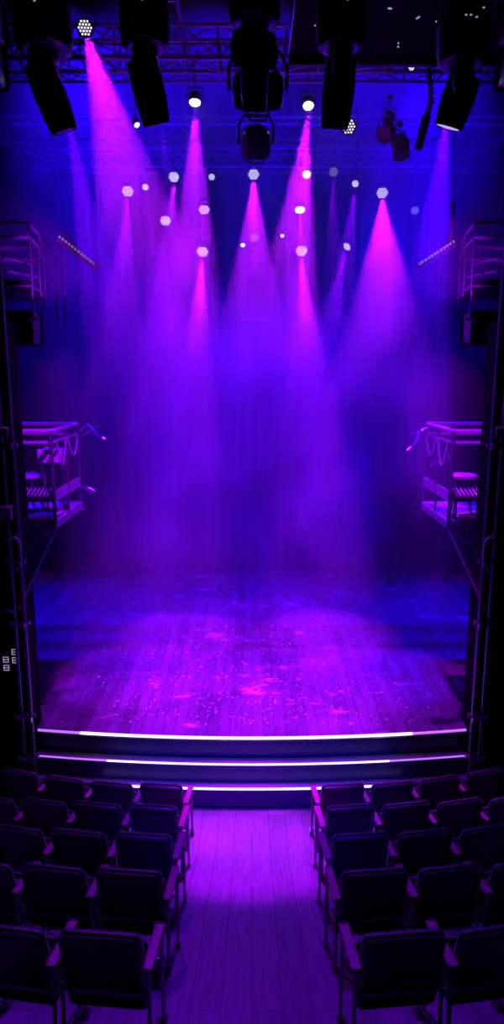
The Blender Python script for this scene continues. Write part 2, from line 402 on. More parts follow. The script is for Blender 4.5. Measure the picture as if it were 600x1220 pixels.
def truss(name,a,b,w,h,label,cells=14,r=.022,m='truss',group='lighting trusses'):
    """box truss between a and b (centre line)"""
    a=V(a);b=V(b);t=empty(name,a,label,'truss',group); b=b-a; a=V((0,0,0)); d=(b-a); L=d.length
    u=V((0,0,1)).cross(d).normalized(); up=d.cross(u).normalized()*-1
    if up.z<0: up=-up
    cs=[u*w/2+up*h/2,-u*w/2+up*h/2,-u*w/2-up*h/2,u*w/2-up*h/2]
    for c in cs:
        q=MB(); q.tube([a+c,b+c],r,8); q.build('chord',M[m],t)
    q=MB()
    for i in range(cells):
        p0=a+d*i/cells; p1=a+d*(i+1)/cells
        for j in range(4):
            c0=cs[j];c1=cs[(j+1)%4]
            q.tube([p0+c0,p0+c1],r*.5,5)
            q.tube([p0+(c0 if i%2 else c1),p1+(c1 if i%2 else c0)],r*.5,5)
    q.build('lacing',M[m],t)
    return t
DN=V((0,-.62,-.78))      # lens direction of most lamps: down and out towards the seats
def dirn(x,y=-.75,z=-.66): return V((x,y,z))
# trusses over the stage
TR=[('front',8.35,8.78,-4.9,4.9),('second',9.1,8.85,-4.9,4.9),('third',11.2,8.75,-4.9,4.9),('rear',12.4,8.75,-4.9,4.9)]
truss('lighting_truss',(-5.1,8.45,8.95),(5.1,8.45,8.95),.34,.34,'long box truss above the two brightest fan-shaped beams',26,.024)
truss('lighting_truss',(-5.1,9.15,9.1),(5.1,9.15,9.1),.3,.3,'second box truss just behind the front one',26,.02)
truss('lighting_truss',(-5.1,11.2,9.0),(5.1,11.2,9.0),.3,.3,'box truss over the middle of the stage',26,.02)
truss('lighting_truss',(-5.1,12.6,9.0),(5.1,12.6,9.0),.3,.3,'rearmost box truss near the curtain',26,.02)
# fore-and-aft trusses of the grid, seen from below
truss('lighting_truss',(-.95,4.4,9.3),(-.95,8.3,9.3),.3,.3,'short truss running towards the stage between the upper left moving heads',9,.02)
truss('lighting_truss',(.15,4.4,9.3),(.15,8.3,9.3),.3,.3,'short truss running towards the stage right of the middle moving head',9,.02)
truss('lighting_truss',(-3.2,6.9,9.0),(-1.5,6.9,9.0),.3,.3,'short truss carrying the upper left round lamp',5,.02)
truss('lighting_truss',(-3.0,4.25,7.95),(3.0,4.25,7.95),.3,.3,'nearest truss carrying the five big moving heads',18,.022)

LAMPS=[ # px,py,r,d,lens dir,face,drop, label
 (101,33,9,6.9,dirn(.05,-.9,-.42),'led',8.9,'large round LED lamp high up, topmost at the left of the rig'),
 (232,122,7,8.35,dirn(.0,-.35,-.94),'hot',8.8,'glaring white lamp under the front truss, left one of the bright pair'),
 (367,126,6.5,8.35,dirn(.0,-.5,-.86),'hot',8.8,'glaring white lamp under the front truss, right one of the bright pair'),
 (415,151,8.5,9.1,dirn(-.1,-.9,-.42),'led',8.95,'round LED lamp with dotted face below the second truss, right of centre'),
 (163,149,4,9.1,dirn(.4,-.5,-.76),'led',8.95,'small tilted white lamp behind the upper left moving head'),
 (192,143,3.6,9.1,dirn(.0,-.8,-.6),'led',8.95,'small round lamp just right of the tilted one, upper left'),
 (207,211,6.6,11.2,dirn(.05),'led',8.85,'dotted LED lamp heading the narrow beam, left of centre'),
 (252,211,4.2,11.2,dirn(.1),'led',8.85,'small bright lamp between two dotted lamps, left of the middle one'),
 (302,208,7,11.2,dirn(.0,-.7,-.7),'led',8.85,'dotted LED lamp right under the middle moving head'),
 (365,208,4.8,11.2,dirn(-.1),'hot',8.85,'small solid white oval lamp right of the middle moving head'),
 (397,205,5.8,11.2,dirn(-.1),'dim',8.85,'dim dotted lamp right of the small oval white one'),
 (423,219,4.4,11.2,dirn(-.3),'led',8.85,'small bright lamp below and right of the dim dotted one'),
 (152,228,7.2,12.2,dirn(.1),'led',8.85,'leftmost dotted LED lamp of the rear group'),
 (173,223,4.2,12.2,dirn(.1),'led',8.85,'small round lamp next to the leftmost dotted one'),
 (455,230,7.2,12.0,dirn(-.15),'led',8.85,'dotted LED lamp at the apex of the wide cone on the right'),
 (494,251,5.2,12.4,dirn(-.2),'dim',8.85,'dim lamp right of the wide cone, outermost on the right'),
 (197,263,6.6,12.6,dirn(.1),'led',8.85,'dotted lamp hanging lower, below the narrow left beam lamp'),
 (243,250,6.8,12.6,dirn(.05,-.65,-.75),'led',8.85,'dotted lamp above the lowest left one, third from the left edge of the group'),
 (357,250,6.2,12.6,dirn(.0,-.45,-.9),'hot',8.85,'brightest flaring white lamp, right of centre'),
 (303,283,5.4,12.8,dirn(.0),'dim',8.85,'dim dotted lamp low in the centre of the rig'),
 (289,292,2.6,12.6,dirn(.0),'hot',8.85,'tiny bright lamp just left of the low centre lamp'),
 (336,281,2.2,12.6,dirn(.0),'led',8.85,'tiny lamp between the low centre lamp and the flaring one'),
 (241,300,7.2,12.8,dirn(.0),'led',8.85,'lowest dotted LED lamp left of centre'),
 (359,299,7.4,12.8,dirn(.0),'led',8.85,'lowest dotted LED lamp right of centre, under the flaring one'),
 (413,294,5.2,12.6,dirn(-.6,-.5,-.6),'led',8.85,'low lamp turned sideways, right of the lowest dotted one'),
 (490,80,3.8,8.3,dirn(-.4,-.8,-.3),'led',8.8,'small white lamp on the front truss, far right'),
]
for (px,py,r,d,di,face,dz,lab) in LAMPS:
    par_lamp(px,py,r,d,di,lab,face,drop=dz)

# beams: source px,py,d ; target px,py on the stage floor ; half angle ; colour ; kilowatts
BEAMS=[
 (101,36,6.95+.8, (310,800), 15, MAG, 5.0,.3),
 (80,134,7.9, (200,800), 8, PUR, 3.0,.4),
 (232,128,8.45, (225,850), 10.5, MAG, 6,.4),
 (367,132,8.45, (290,860), 10.5, MAG, 6,.4),
 (415,156,9.2, (380,850), 8, PUR, 3.0,.5),
 (192,147,9.2,(260,800),5,MAG,2.0,.5),
 (207,217,11.2,(160,800),9,MAG,6,.4),
 (302,214,11.2,(300,830),13,MAG,5.5,.4),
 (365,213,11.2,(330,735),10,PUR,3.5,.4),
 (397,210,11.2,(385,800),7,PUR,2.5,.4),
 (423,223,11.2,(350,800),8,PUR,2.5,.5),
 (152,235,12.1,(120,850),9,MAG,5.5,.4),
 (173,227,12.1,(250,735),9,PUR,3.5,.4),
 (455,236,11.9,(465,850),15,MAG,7.5,.3),
 (197,269,12.5,(165,760),9,PUR,3,.4),
 (243,256,12.5,(240,790),8,MAG,3.5,.4),
 (357,258,12.5,(385,830),9,MAG,7,.6),
 (241,307,12.7,(215,755),10.5,MAG,10.5,.75),
 (359,306,12.7,(385,755),11.5,MAG,11,.75),
 (289,296,12.5,(289,780),7,MAG,1.6,.4),
 (533,134,7.95,(455,800),10,(.08,0,1),6,.5),
 (411,298,12.5,(300,800),9,PUR,3,.4),
]
for i,(px,py,d,(tx,ty),ha,col,kw,bl) in enumerate(BEAMS):
    spot('beam_light',P(px,py,d),on_stage(tx,ty),ha,col,kw*1000*BK,bl)
# blue wash for the haze, from unseen spots added above frame
for x,kw in ((-2.9,13),(-1.9,7),(-.6,5),(.6,5),(1.9,7),(2.9,13)):
    spot('blue_wash_light',(x,11.6,13.6),(x*1.1,11.0,1),15,BLU,kw*2300*BK,.9,.1)
for sg in(-1,1):
    spot('blue_front_fill',(sg*2.0,-.8,6.4),(-sg*.2,12.5,3.6),13.5,BLU,30000*BK,.9,.1)  # unseen blue spots added on the seating side to brighten the haze
    spot('platform_fill_light',(sg*.9,5.6,6.6),(sg*2.95,9.1,4.1),10.5,(.38,0,1),1900,.6,.04)  # unseen purple spot added to light the lower platform rails
    spot('platform_fill_light',(sg*.9,5.6,5.8),(sg*2.8,8.8,6.7),9,(.34,0,1),800,.6,.04)  # another unseen spot added for the upper platform rails
    spot('truss_fill_light',(sg*2.3,5.8,5.0),(sg*.9,8.5,8.9),13,(.3,.02,1),350,.7,.04)  # unseen purple spot added to pick out the truss chords
# spots on the seats and aisle
spot('front_light',(0.1,7.6,9.0),(-.0,6.1,0),8.5,(.5,0,1),9000,.7,.05)
spot('front_light',(-1.6,7.6,9.0),(-1.6,4.6,1.0),30,MAG,900,.8,.08)
spot('front_light',(1.6,7.6,9.0),(1.6,4.6,1.0),30,MAG,900,.8,.08)
spot('front_light',(0,7.6,9.3),(0,3.8,1),34,(.14,0,1),3000,.8,.1)

spot('front_light',(0,-.5,8.2),(0,7.25,.4),11,(.03,0,1),5000,.8,.05)  # unseen blue spot added behind the seats to turn the risers blue

# ------------------------------------------------------------------ seats
def make_seat(side, ramp):
    """side +1: arm on +X (left bank), -1: arm on -X"""
    sl = SL if ramp else 0.
    t=empty('auditorium_seat')
    tilt=math.radians(13)
    q=MB(); m=Matrix.Translation((0,.075,.50))@Matrix.Rotation(tilt,4,'X')
    q.rbox((.495,.085,.62),.055,m,5,.965); back=q.build('backrest',M['fabric'],t)
    q=MB(); q.rbox((.40,.03,.42),.05,Matrix.Translation((0,.075,.52))@Matrix.Rotation(tilt,4,'X')@Matrix.Translation((0,.05,-.01)),4); q.build('back_cushion',M['fabric'],back)
    q=MB(); q.rbox((.44,.11,.36),.05,Matrix.Translation((0,.235,.385))@Matrix.Rotation(.24,4,'X'),4); q.build('seat',M['fabric'],t)
    ax=side*.272
    q=MB(); q.rbox((.062,.028,.34),.012,Matrix.Translation((ax,.155,.60))@Matrix.Rotation(PI/2-.03,4,'X'),3); q.build('armrest',M['wood'],t)
    def g(y): return -sl*y
    for sx in (side*.272,-side*.235):
        q=MB()
        top=.585 if sx*side>.25 else .46
        q.tube([(sx,.30,top),(sx,.325,top-.03),(sx,.33,.3),(sx,.335,g(.335)+.02)],.013,8)
        q.tube([(sx,.02,top-.0),(sx,.015,.3),(sx,-.01,g(0)+.02)],.013,8)
        q.tube([(sx,.0,g(0)+.05),(sx,.12,g(.12)+.09),(sx,.24,g(.24)+.09),(sx,.335,g(.335)+.05)],.010,6)
        q.tube([(sx,.02,top-.02),(sx,.16,top-.035),(sx,.30,top-.02)],.011,6)
        q.box((sx,-.01,g(-.01)+.012),(.05,.09,.02),(math.atan(-sl),0,0)); q.box((sx,.335,g(.335)+.012),(.05,.09,.02),(math.atan(-sl),0,0))
        q.build('leg',M['tube'],t)
    q=MB(); q.tube([(-.235,.30,.36),(.272 if side>0 else .235,.30,.36)],.012,6); q.tube([(-.25,.06,.36),(.25,.06,.36)],.012,6); q.build('cross_bar',M['tube'],t)
    return t
ROWS=[(6.37,.995,4,False),(5.58,.955,4,True),(4.76,.905,3,True),(3.99,.87,3,True),(3.10,.855,2,True)]
ORD=['aisle','second','third','fourth']
RN=['front row, nearest the stage','second row from the stage','middle row','fourth row from the stage','rearmost row, closest to the viewer']
protos={}
for sg,bank in((-1,'left'),(1,'right')):
    for ri,(ry,x0,n,ramp) in enumerate(ROWS):
        for k in range(n):
            x=sg*(x0+.557*k); a=x/10.
            key=(sg,ramp)
            if key not in protos: o=make_seat(-sg,ramp); protos[key]=o
            else: o=copy_tree(protos[key])
            y=ry+x*x/20-(x0*x0/20)
            o.location=(x,y,ramp_z(y)); o.rotation_euler=(0,0,a if True else 0)
            o.name='auditorium_seat'
            pos={0:'first seat from the aisle',1:'second seat from the aisle',2:'third seat from the aisle',3:'fourth seat from the aisle'}[k]
            tag(o,'black upholstered theatre seat, %s, %s bank, %s'%(pos.replace(' seat',''),bank,RN[ri]),'seat','black theatre seats')

# ------------------------------------------------------------------ moving heads
def moving_head(px,py,d,R,hd,L,hr,label,yaw=0.,lens=None,top=7.78,pilot=True,name='moving_head_light'):
    p=P(px,py,d); t=empty(name,p,label,'stage light','big moving head lights on the nearest truss')
    H=min(.36,(top-p.z)*.7)
    q=MB(); q.lathe([(R*.80,0),(R*.93,.015),(R,.06),(R,H*.55),(R*.96,H*.6),(R*.96,H*.85),(R*.8,H),(.001,H)],None,32)
    for k in range(9): q.lathe([(R*.99,H*.2+k*.016),(R*1.015,H*.2+k*.016+.004),(R*.99,H*.2+k*.016+.008)],None,32,False)
    q.box((0,-R*.9,H*.45),(R*.9,.09,H*.4)); base=q.build('base',M['plastic'],t)
    q=MB(); q.lathe([(.001,-.004),(R*.72,-.004),(R*.78,.006)],None,32,False); q.lathe([(R*.5,-.008),(R*.53,-.012),(R*.56,-.006)],None,32,False); q.build('base_plate',M['tube'],base)
    q=MB(); 
    for x,z in((-.3,.5),(-.12,.5),(.1,.47),(.34,.6)): q.box((x*R,-R*.9-.047,z*H),(.012,.006,.006))
    q.build('display_light',M['spark'],base)
    q=MB(); q.tube([(0,0,H),(0,0,top-p.z)],.03,10); q.box((0,0,top-p.z-.02),(.16,.07,.1)); q.build('clamp',M['black'],t)
    # yoke
    pv=V((0,0,-L*.30-.05)); ax=V((math.cos(yaw),math.sin(yaw),0)); w=hr*1.18
    q=MB(); q.lathe([(R*.45,0),(R*.5,-.03),(R*.4,-.05),(.001,-.05)],None,20)
    for s in(-1,1):
        c=[ax*s*hr*.3+V((0,0,-.04)),ax*s*w+V((0,0,-.06)),ax*s*w*1.03+V((0,0,-.12)),pv+ax*s*w,pv+ax*s*w*.98+V((0,0,-.06))]
        q.tube(c,[.03,.035,.04,.042,.02],8)
    q.build('yoke',M['plastic'],t)
    hdv=V(hd).normalized(); m=Tm(pv,hdv)
    q=MB(); q.lathe([(.001,L*.32),(hr*.5,L*.31),(hr*.82,L*.24),(hr*.95,L*.10),(hr,-L*.1),(hr*.97,-L*.34),(hr*.9,-L*.52),(hr*.86,-L*.62),(hr*.82,-L*.66),(hr*.74,-L*.655)],m,28,False)
    for k in range(6): q.lathe([(hr*.86,L*(.26-k*.03)),(hr*1.0,L*(.25-k*.03)),(hr*.93,L*(.24-k*.03))],m,28,False)
    head=q.build('head',M['plastic'],t)
    q=MB(); q.lathe([(.001,-L*.66),(hr*.5,-L*.655),(hr*.76,-L*.64)],m,28,False); q.build('lens',lens or M['glass'],head)
    if pilot:
        q=MB(); q.lathe([(.001,-.003),(.012,0),(.001,.003)],Matrix.Translation(pv+V((-.01,-hr*1.12-.02,-.02)))@Matrix.Rotation(PI/2,4,'X'),12); q.build('pilot_light',M['blueled'],head)
    return t
PD=4.3
moving_head(53,62,PD,.17,(.30,.25,-.9),.40,.098,'black moving head over the left wing, dotted glitter under its drum',1.3,pilot=False)
moving_head(173,58,PD,.145,(.20,.3,-.92),.37,.098,'black moving head with blue dot, left of the middle one, tilted right',1.4)
moving_head(303,30,PD,.155,(0,.3,-.95),.42,.085,'black moving head in the middle of the nearest truss',0.2,pilot=False)
moving_head(405,58,PD,.145,(-.06,.3,-.92),.39,.098,'black moving head with blue dot, right of the middle one',1.4)
moving_head(550,78,PD,.15,(-.25,.25,-.9),.30,.10,'black moving head at the right wing with small bright lens',1.2,M['led_dim'],pilot=False)

def wash_head(px,py,d,R,label,top,neck=.14):
    p=P(px,py,d); t=empty('wash_light',p,label,'stage light','round wash lights below the middle moving head')
    q=MB(); q.lathe([(R*.85,-.10),(R*.97,-.08),(R,0),(R*.95,.09),(R*.7,.17),(R*.3,.2),(.001,.2)],Matrix.Rotation(.5,4,'X'),32,False)
    q.lathe([(R*.86,-.105),(R*.93,-.125),(R*.97,-.085)],Matrix.Rotation(.5,4,'X'),32,False)
    h=q.build('housing',M['plastic'],t)
    q=MB(); q.lathe([(.001,-.09),(R*.6,-.095),(R*.85,-.09)],Matrix.Rotation(.5,4,'X'),32,False); q.build('lens',M['glass'],h)
    q=MB(); q.tube([(-R*1.1,0,0),(-R*1.1,0,.2),(-R*.8,0,.3),(R*.8,0,.3),(R*1.1,0,.2),(R*1.1,0,0)],.018,8); q.build('yoke',M['tube'],t)
    q=MB(); q.tube([(0,0,.3),(0,0,top-p.z)],.022,8); q.box((0,0,top-p.z-.03),(.12,.08,.08)); q.build('clamp',M['tube'],t)
    q=MB(); 
    for s in(-1,1): q.tube([(s*.09,-.06,-.08),(s*.10,-.08,-.18),(s*.065,-.06,-neck-.12)],.012,6)
    q.tube([(-.065,-.06,-neck-.12),(.065,-.06,-neck-.12)],.012,6); q.build('handle',M['tube'],t)
    return t
wash_head(307,108,6.2,.225,'large round wash light with pale rim below the middle moving head',9.15)
wash_head(305,172,8.1,.18,'faint round wash light above the central dotted lamp',8.8,.1)

# second-plane dark fixtures on the right of the rig
def dark_par(px,py,d,r,tilt,label):
    t,p,di=par_lamp(px,py,r,d,tilt,label,'dim',name='par_lamp',group='unlit lamps right of the rig',drop=None)
    for ch in t.children:
        if ch.name.startswith('led_cells'): ch.data.materials[0]=M['plastic']
    return t
for (px,py,d,r,ti,lab) in [(457,160,8.6,9,(-.6,-.6,-.5),'unlit can lamp hanging left of the dark drop pipe'),
    (478,172,8.9,8,(.3,-.7,-.5),'unlit can lamp with pale rim behind the drop pipe'),
    (478,186,9.0,9,(.1,-.2,-.97),'lowest unlit can lamp under the second truss'),
    (463,142,8.8,6,(-.2,-.7,-.6),'small unlit can lamp tucked under the second truss')]:
    dark_par(px,py,d,r,ti,lab)
# cable-wrapped drop arm
t=empty('drop_arm',P(510,82,7.9),'dark cable-wrapped arm hanging from the front truss at the right','rig arm'); o0=t.location.copy()
q=MB(); pts=[P(510,82,7.9)-o0,P(513,105,7.9)-o0,P(513,122,7.9)-o0,P(508,138,7.9)-o0]; q.tube(pts,.028,8); q.build('upper_pipe',M['tube'],t)
q=MB(); q.tube([P(508,138,7.9)-o0,P(498,178,7.9)-o0],[.05,.045],10); q.build('lower_pipe',M['black'],t)
q=MB()
for i in range(60):
    a=i*.9; f=i/59; k=min(int(f*3),2); c=pts[k].lerp(pts[k+1],f*3-k); q.box(c+V((math.cos(a)*.035,-.03,math.sin(a)*.01)),(.02,.012,.008),(a,0,a))
q.build('cable_wrap',M['steel'],t)
q=MB(); q.tube([V((0,0,0)),V((0,.1,.35))],.02,6); q.build('clamp',M['tube'],t)

# catwalk above the right half
t=empty('catwalk',(1.6,6.8,8.44),'dark catwalk hanging above the right half of the stage front','catwalk')
q=MB(); q.box((0,0,0),(2.45,1.15,.05)); 
for i in range(25): q.box((-1.2+i*.1,0,-.035),(.012,1.15,.02))
q.build('deck',M['wall'],t)
q=MB()
for y in(-.57,.57):
    for z in(.45,.9): q.tube([(-1.22,y,z),(1.22,y,z)],.018,6)
    for x in(-1.2,-.4,.4,1.2): q.tube([(x,y,0),(x,y,.92)],.018,6)
q.build('railing',M['tube'],t)
q=MB()
for x in(-1.15,1.15): q.tube([(x,0,0),(x,0,1.75)],.02,6)
q.build('hanger',M['tube'],t)
q=MB(); q.beam((-1.23,.6,-.05),(1.23,.6,-.05),.06,.12); q.build('edge_beam',M['black'],t)
q=MB()
for i in range(14):
    q.box((random.uniform(-1.1,1.1),random.uniform(-.5,.5),-.055),(random.uniform(.01,.05),.012,.01),(0,0,random.uniform(0,3)))
q.build('marker_light',M['spark'],t)

# loudspeaker columns at the sides of the frame
def line_array(sg,label):
    t=empty('line_array_speaker',(sg*2.05,5.4,9.6),label,'loudspeaker','hanging loudspeaker columns')
    for i in range(6):
        q=MB(); q.rbox((.42,.42,.30),.03,Matrix.Translation((0,-.02*i*i*.3,-.55-.32*i))@Matrix.Rotation(.03*i,4,'X'),3); c=q.build('cabinet',M['plastic'],t)
        q=MB(); q.box((0,-.22-.006*i*i,-.55-.32*i),(.36,.012,.24)); q.build('grille',M['black'],c)
    q=MB(); q.box((0,0,-.33),(.3,.4,.06)); q.tube([(0,0,-.3),(0,0,4.4)],.02,6); q.build('flying_frame',M['tube'],t)
    return t
line_array(-1,'black loudspeaker column hanging beside the left moving head')
line_array(1,'black loudspeaker column hanging beside the right moving head')

# ------------------------------------------------------------------ stage-side poles
def pole(sg,label):
    nm='left' if sg<0 else 'right'
    t=empty('scaffold_pole',(sg*2.68,7.25,0),label,'pole','twin scaffold poles beside the stage')
    q=MB(); q.tube([(0,0,0),(0,0,10.4)],.03,12); q.build('tube',M['tube'],t)
    q=MB(); q.tube([(sg*.13,.05,0),(sg*.13,.05,10.4)],.024,12); q.build('tube',M['tube'],t)
    q=MB(); q.lathe([(.09,0),(.09,.012),(.04,.03)],None,16); q.lathe([(.09,0),(.09,.012),(.04,.03)],Matrix.Translation((sg*.13,.05,0)),16); q.build('foot',M['steel'],t)
    for z in(.6,1.15,2.35,3.1,4.45):
        q=MB(); q.box((sg*.065,.025,z),(.24,.06,.05)); q.tube([(0,-.05,z-.03),(0,-.05,z+.03)],.04,8); q.build('coupler',M['steel'],t)
    q=MB(); q.rbox((.13,.1,.12),.02,Matrix.Translation((sg*.07,-.02,4.6)),3); q.build('junction_box',M['rail'],t)
    q=MB(); q.tube([(sg*.16,-.02,3.35),(sg*.02,-.06,3.42),(-sg*.03,-.06,3.36),(-sg*.03,-.05,3.15),(sg*.04,-.04,3.0)],.014,6); q.build('cable',M['rail'],t)
    return t
pole(-1,'twin dark scaffold pole with couplers at the left end of the steps')
pole(1,'twin dark scaffold pole with couplers at the right end of the steps')

# ------------------------------------------------------------------ side platforms
def mx(sg,pts): return [V((-sg*abs(p[0]) if False else p[0]*(-sg),p[1],p[2])) for p in pts]
def lower_platform(sg):
    nm='left' if sg<0 else 'right'
    xi,xo,y0,y1,z0=2.66,3.5,8.6,9.95,3.3
    t=empty('side_platform',(sg*xi,y0,z0),'lower railed platform on the %s side of the stage, purple rails'%nm,'platform','lower railed side platforms')
    X=lambda x:sg*(x-xi)
    D=y1-y0
    q=MB(); q.box((X((xi+xo)/2),D/2,-.04),(xo-xi,D,.08)); 
    q.build('deck',M['vinyl'],t)
    q=MB()
    for z in(1.2,): q.tube([(X(xo),0,z),(X(xi)+sg*.05,0,z),(X(xi),.06,z),(X(xi),D-.06,z),(X(xi)+sg*.05,D,z),(X(xo),D,z)],.033,10)
    q.build('top_rail',M['rail'],t)
    q=MB()
    q.tube([(X(xo),0,1.05),(X(xi),0,1.05),(X(xi),D,1.05),(X(xo),D,1.05)],.022,8); q.tube([(X(xo),0,.6),(X(xi)+sg*.35,0,.6)],.01,6)
    q.build('mid_rail',M['rail'],t)
    for x,y in((xi,0),(xi,D*.5),(xi,D),(xo-.05,0),(xi+.42,D)):
        q=MB(); q.tube([(X(x),y,-.12),(X(x),y,1.2)],.026 if y==0 else .018,8); q.build('post',M['tube'],t)
    q=MB(); q.box((X(xi),D/2,.32),(.02,D,.15)); q.box((X(xi)+sg*.0,D/2,-.06),(.05,D,.10)); q.build('kick_board',M['rail'],t)
    q=MB(); q.tube([(X(xi),0,-.12),(X(xi)+sg*.05,-1.4,-.75)],.018,6); q.tube([(X(xi),D*.5,-.12),(X(xo),D*.5,-.7)],.02,6); q.build('brace',M['tube'],t)
    q=MB()
    for i in range(4): q.box((X(xi+.1+.2*i),-.005,-.04),(.012,.02,.09))
    q.build('deck_clip',M['black'],t)
    # cable swags on the side rail
    for k,(ya,yb,za) in enumerate(((.15,.6,1.05),(.7,1.25,1.05))):
        q=MB(); q.tube([(X(xi)-sg*.03,ya+(yb-ya)*i/8,za-.35*math.sin(PI*i/8)*(1-.2*k)) for i in range(9)],.012,6); q.build('cable',M['rail'],t)
    return t
lower_platform(-1); lower_platform(1)
def stool(x,y,z,h,label,m):
    t=empty('stool',(x,y,z),label,'stool')
    q=MB(); q.rbox((.36,.34,.06),.04,Matrix.Translation((0,0,h)) @ Matrix.Identity(4) @ Matrix.Rotation(PI/2,4,'X') if False else Matrix.Translation((0,0,h)),3); 
    q=MB(); q.lathe([(.001,h-.03),(.16,h-.03),(.19,h-.015),(.19,h+.015),(.17,h+.03),(.001,h+.03)],None,24); q.build('seat',m,t)
    for a in range(4):
        c,s=math.cos(a*PI/2+.6),math.sin(a*PI/2+.6)
        q=MB(); q.tube([(c*.1,s*.1,h-.03),(c*.17,s*.17,0)],.012,6); q.build('leg',M['tube'],t)
    q=MB(); q.lathe([(.135,h*.35),(.145,h*.35+.01),(.135,h*.35+.02)],None,20,False); q.build('foot_ring',M['tube'],t)
    return t
stool(3.0,9.15,3.3,.52,'pink-lit round stool on the right lower platform',M['vinyl'])
stool(-3.22,9.3,3.3,.5,'pale round stool on the left lower platform, left of the console',M['vinyl'])
def console(x,y,z,rot,label):
    t=empty('mixing_console',(x,y,z),label,'mixing console','control desks on the lower platforms',(0,0,rot))
    q=MB(); q.add([(-.26,-.17,.30),(.26,-.17,.30),(.26,.17,.40),(-.26,.17,.40),(-.26,-.17,.24),(.26,-.17,.24),(.26,.17,.24),(-.26,.17,.24)],[(0,1,2,3),(4,7,6,5),(0,4,5,1),(1,5,6,2),(2,6,7,3),(3,7,4,0)]); q.build('body',M['plastic'],t)
    for i in range(9):
        q=MB(); q.box((-.22+i*.055,-.02,.352),(.014,.24,.012),(.285,0,0)); q.build('fader',M['paper'],t)
    for sx in(-.22,.22):
        for sy in(-.13,.13):
            q=MB(); q.tube([(sx,sy,.24),(sx*1.05,sy*1.1,0)],.012,6); q.build('leg',M['tube'],t)
    return t
console(3.0,8.82,3.3,0,'small desk with pale faders on the right lower platform')
console(-3.0,8.82,3.3,0,'small desk with pale faders on the left lower platform')
# pale case on a stand, left platform
t=empty('equipment_case',(-2.92,9.5,3.3),'pale rectangular case on a stand in the left lower platform','case')
q=MB(); q.rbox((.36,.3,.2),.02,Matrix.Translation((0,0,.78)),3); q.build('body',M['paper'],t)
q=MB(); q.tube([(-.06,-.16,.88),(-.05,-.18,.93),(.05,-.18,.93),(.06,-.16,.88)],.01,6); q.build('handle',M['tube'],t)
for sx in(-.14,.14):
    q=MB(); q.tube([(sx,.1,.69),(sx,-.1,0)],.013,6); q.tube([(sx,-.1,.69),(sx,.1,0)],.013,6); q.build('leg',M['tube'],t)

def boom(name,pts,label,r=.014,head=True,m='rail',clampdir=None):
    o0=pts[0].copy(); t=empty(name,o0,label,'lamp arm','small articulated arms on the side platforms')
    q=MB(); q.tube([p-o0 for p in pts],r,6); q.build('arm',M[m],t)
    for p in pts[1:-1]:
        q=MB(); q.lathe([(.001,-.02),(.024,-.018),(.024,.018),(.001,.02)],Matrix.Translation(p-o0)@Matrix.Rotation(PI/2,4,'X'),10); q.build('joint',M['steel'],t)
    q=MB(); q.box((0,0,0),(.07,.06,.07)); q.build('clamp',M['black'],t)
    if head:
        d=(pts[-1]-pts[-2]).normalized(); mm=Tm(pts[-1]-o0,d)
        q=MB(); q.lathe([(.001,.04),(.03,.04),(.045,-.0),(.055,-.07),(.05,-.07)],mm,12,False); q.build('lamp_shade',M['steel'],t)
    return t
boom('lamp_arm',[P(93,515,9.9),P(104,506,9.8),P(112,513,9.7),P(121,523,9.6)],'zigzag arm with small lamp reaching from the left lower platform')
boom('lamp_arm',[P(94,522,9.9),P(103,516,9.8),P(117,507,9.7)],'upward pointing arm crossing the zigzag arm, left lower platform',.011)
boom('lamp_arm',[P(92,580,9.9),P(101,580,9.8),P(107,584,9.8)],'low short arm at the outer post of the left lower platform',.01)
boom('lamp_arm',[P(80,604,9.3),P(91,603,9.5),P(100,607,9.6)],'lowest small arm under the left lower platform',.012,False)
boom('lamp_arm',[P(511,519,9.9),P(499,514,9.8),P(497,524,9.7),P(489,535,9.6)],'hooked arm with small lamp reaching from the right lower platform')
boom('lamp_arm',[P(511,525,9.9),P(500,524,9.8),P(491,517,9.7),P(504,514,9.8)],'looped arm folded back at the right lower platform',.011)
boom('lamp_arm',[P(509,570,9.9),P(503,570,9.8)],'short stub arm at the outer post of the right lower platform',.012,False)
boom('lamp_arm',[P(524,612,9.3),P(517,605,9.5),P(506,609,9.6)],'lowest small arm under the right lower platform',.012,False)
boom('lamp_arm',[P(531,530,8.95),P(532,540,8.9),P(540,552,8.85)],'bent arm inside the right lower platform rail',.012,False)
boom('lamp_arm',[P(511,557,9.7),P(519,551,9.5),P(526,549,9.4)],'level arm on the side of the right lower platform',.012,False)

